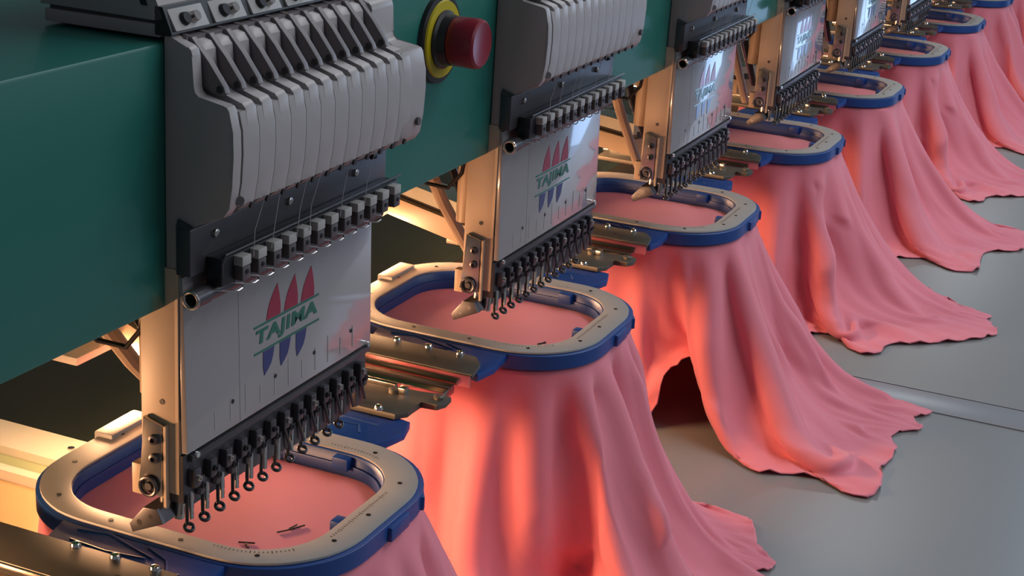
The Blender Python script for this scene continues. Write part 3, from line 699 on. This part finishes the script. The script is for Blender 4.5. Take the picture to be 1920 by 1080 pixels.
# folds: (u, width at top, width at hem, amplitude, start, drift); positive amplitude pushes outwards
specs = [
    (G(0.0, 0.02, 0.0, 0.02, [(0.655, -0.005, 0.195, zt+0.05), (0.70, -0.035, 0.130, zt+0.03), (0.77, -0.030, 0.02, zt), (0.82, -0.024, -0.06, zt), (0.88, -0.026, -0.140, zt), (0.935, -0.024, -0.226, zt)]), 3, [(0.03, 0.02, 0.03, 0.016, 0.1, 0.02), (0.085, 0.015, 0.02, -0.016, 0.1, 0.0), (0.13, 0.01, 0.02, 0.014, 0.0, 0.02), (0.20, 0.02, 0.02, -0.012, 0.2, 0),
        (0.95, 0.02, 0.02, -0.016, 0.1, 0.02), (0.87, 0.02, 0.02, 0.014, 0.1, 0), (0.79, 0.02, 0.02, -0.012, 0.2, 0)], 6,
        [(0.11, 0.02, 0.06, 0.5, 0.007, 0.010), (0.08, 0.05, 0.03, 0.5, 0.006, -0.009), (0.05, 0.05, 0.0, 0.6, 0.006, 0.008), (0.0, 0.02, 0.97, 0.5, 0.008, 0.010), (0.96, 0.1, 0.99, 0.6, 0.006, -0.008)]),
    (G(-0.040, 0.060, 0.02, 0.0), 11, [(0.80, 0.02, 0.02, 0.012, 0.1, 0.0), (0.76, 0.02, 0.02, -0.012, 0.1, 0.0), (0.115, 0.008, 0.014, 0.014, 0.0, 0.01)], 0,
        [(0.95, 0.10, 0.86, 0.70, 0.016, -0.022), (0.86, 0.70, 0.84, 1.0, 0.016, -0.022), (0.86, 0.70, 0.935, 0.40, 0.008, -0.012), (0.885, 0.80, 0.950, 0.45, 0.014, 0.014), (0.055, 0.0, 0.060, 0.75, 0.004, 0.007), (0.022, 0.02, 0.018, 0.55, 0.004, 0.006), (0.10, 0.02, 0.085, 0.5, 0.004, -0.006), (0.965, 0.35, 0.99, 0.62, 0.005, -0.007), (0.90, 0.15, 0.81, 0.70, 0.020, 0.014),
         (0.978, 0.0, 0.960, 0.38, 0.012, 0.018), (0.960, 0.38, 0.975, 1.0, 0.014, 0.016), (0.008, 0.08, 0.008, 1.0, 0.014, -0.016), (0.038, 0.0, 0.045, 1.0, 0.009, 0.016), (0.062, 0.06, 0.075, 0.9, 0.009, -0.010), (0.088, 0.0, 0.10, 1.0, 0.008, 0.012)]),
    (G(-0.018, 0.0, 0.0, 0.0, [(0.72, -0.020, 0.07, zt), (0.775, 0.020, -0.005, zt), (0.805, 0.030, -0.025, zt+0.055), (0.835, 0.035, -0.055, zt+0.075), (0.865, 0.030, -0.095, zt+0.02), (0.90, -0.024, -0.150, zt), (0.945, -0.024, -0.242, zt)]), 23,
        [(0.10, 0.008, 0.012, 0.014, 0.0, 0.02), (0.075, 0.009, 0.016, -0.014, 0.05, 0.02), (0.04, 0.010, 0.016, 0.016, 0.1, 0.03), (0.00, 0.014, 0.016, -0.014, 0.15, 0.02), (0.965, 0.012, 0.015, 0.022, 0.0, -0.02), (0.925, 0.014, 0.015, -0.022, 0.05, 0.0),
         (0.89, 0.012, 0.014, 0.018, 0.0, 0.01), (0.84, 0.030, 0.02, -0.02, 0.3, 0.0), (0.77, 0.02, 0.02, 0.012, 0.2, 0)], 2,
        [(0.945, 0.72, 0.985, 0.92, 0.010, 0.016), (0.955, 0.86, 0.01, 0.93, 0.007, -0.014), (0.06, 0.35, 0.11, 0.8, 0.008, 0.010), (0.02, 0.5, 0.07, 0.75, 0.008, -0.010), (0.99, 0.15, 0.0, 0.5, 0.008, 0.012), (0.085, 0.0, 0.045, 0.60, 0.005, 0.008), (0.05, 0.05, 0.02, 0.55, 0.004, -0.007), (0.115, 0.1, 0.08, 0.8, 0.005, 0.007), (0.985, 0.3, 0.04, 0.7, 0.006, 0.008), (0.93, 0.05, 0.90, 0.6, 0.006, -0.008), (0.87, 0.05, 0.865, 0.6, 0.012, 0.012)]),
    (G(-0.045, -0.018, 0.0, 0.06), 31, [(0.105, 0.008, 0.012, 0.014, 0.0, 0.02), (0.065, 0.012, 0.020, -0.012, 0.1, 0.03), (0.01, 0.012, 0.02, 0.020, 0.05, 0.01), (0.96, 0.014, 0.016, -0.028, 0.05, -0.01), (0.925, 0.012, 0.012, 0.024, 0.2, 0.00),
        (0.885, 0.014, 0.014, -0.026, 0.1, 0.0), (0.84, 0.02, 0.02, 0.020, 0.1, 0.0), (0.78, 0.02, 0.02, -0.014, 0.2, 0)], 4,
        [(0.90, 0.50, 0.975, 0.22, 0.010, 0.014), (0.975, 0.22, 0.02, 0.45, 0.010, 0.010), (0.955, 0.35, 0.93, 0.62, 0.012, -0.012), (0.06, 0.05, 0.10, 0.7, 0.005, -0.008), (0.035, 0.1, 0.045, 0.9, 0.005, 0.008), (0.11, 0.0, 0.12, 0.9, 0.005, 0.007), (0.91, 0.1, 0.95, 0.35, 0.006, -0.008), (0.93, 0.88, 0.02, 0.86, 0.010, -0.020), (0.95, 0.96, 0.03, 0.97, 0.008, 0.014)]),
    (G(-0.02, -0.02, -0.01, 0.05), 47, [(0.11, 0.008, 0.012, 0.020, 0.0, 0.02), (0.075, 0.010, 0.014, -0.024, 0.05, 0.03), (0.035, 0.010, 0.014, 0.024, 0.05, 0.02), (0.995, 0.012, 0.014, -0.028, 0.1, -0.01), (0.95, 0.010, 0.014, 0.026, 0.1, 0.0),
        (0.91, 0.012, 0.014, -0.030, 0.05, 0.0), (0.865, 0.012, 0.014, 0.024, 0.1, 0.0), (0.82, 0.014, 0.014, -0.022, 0.1, 0.0), (0.77, 0.02, 0.02, 0.016, 0.1, 0)], 24),
]
SN = ['nearest pink garment, hanging from the largest hoop and cut by the bottom edge', 'pink garment under the second hoop, deep folds and orange lamplight on its left', 'pink garment under the third hoop, corner spread on the table beside a dark opening',
      'pink garment under the fourth hoop, wide flat front and scalloped hem', 'pink garment under the fifth hoop, crumpled hem on the table', 'pink garment under the sixth hoop, narrow bright folds', 'pink garment under the seventh hoop',
      'pink garment under the eighth hoop at the top right', 'farthest pink garment at the end of the row']
meshes = []
for sp_ in specs:
    P = drape(*sp_)
    meshes.append(cloth_object('draped_cloth', P))
def mark(parent, pts, r=0.0006):
    return MB().tube([(x, y, HZ-0.0160) for x, y in pts], r, 5).build('stitched_mark', STITCH, parent)
for i in range(NH):
    g_ = empty('pink_garment', (i*PITCH, 0, TZ)); tag(g_, SN[i], 'garment', 'pink garments draped over the table')
    me = meshes[i] if i < 5 else meshes[(3, 4, 1, 3)[i-5]]
    for nm, m_ in (('skirt', me), ('hooped_panel', PANEL)):
        o = bpy.data.objects.new(nm, m_); COL.objects.link(o); o.parent = g_; o.location = (0, 0, -TZ)
        if nm == 'skirt':
            md = o.modifiers.new('thickness', 'SOLIDIFY'); md.thickness = 0.0010; md.offset = 0
    if i == 0:
        ms = [[(0.095, 0.0135), (0.099, 0.004)], [(0.0965, 0.009), (0.092, 0.004)], [(0.1220, -0.003), (0.135, -0.010)], [(0.118, 0.000), (0.128, -0.007)], [(0.126, -0.004), (0.133, -0.0055)]]
    else:
        ms = [[(0.092, 0.004), (0.099, -0.002)], [(0.112, -0.010), (0.122, -0.012)], [(0.114, -0.0085), (0.121, -0.013)]]
    for p_ in ms:
        q = mark(g_, p_, 0.0006 if i else 0.0005); q.location = (0, 0, -TZ)
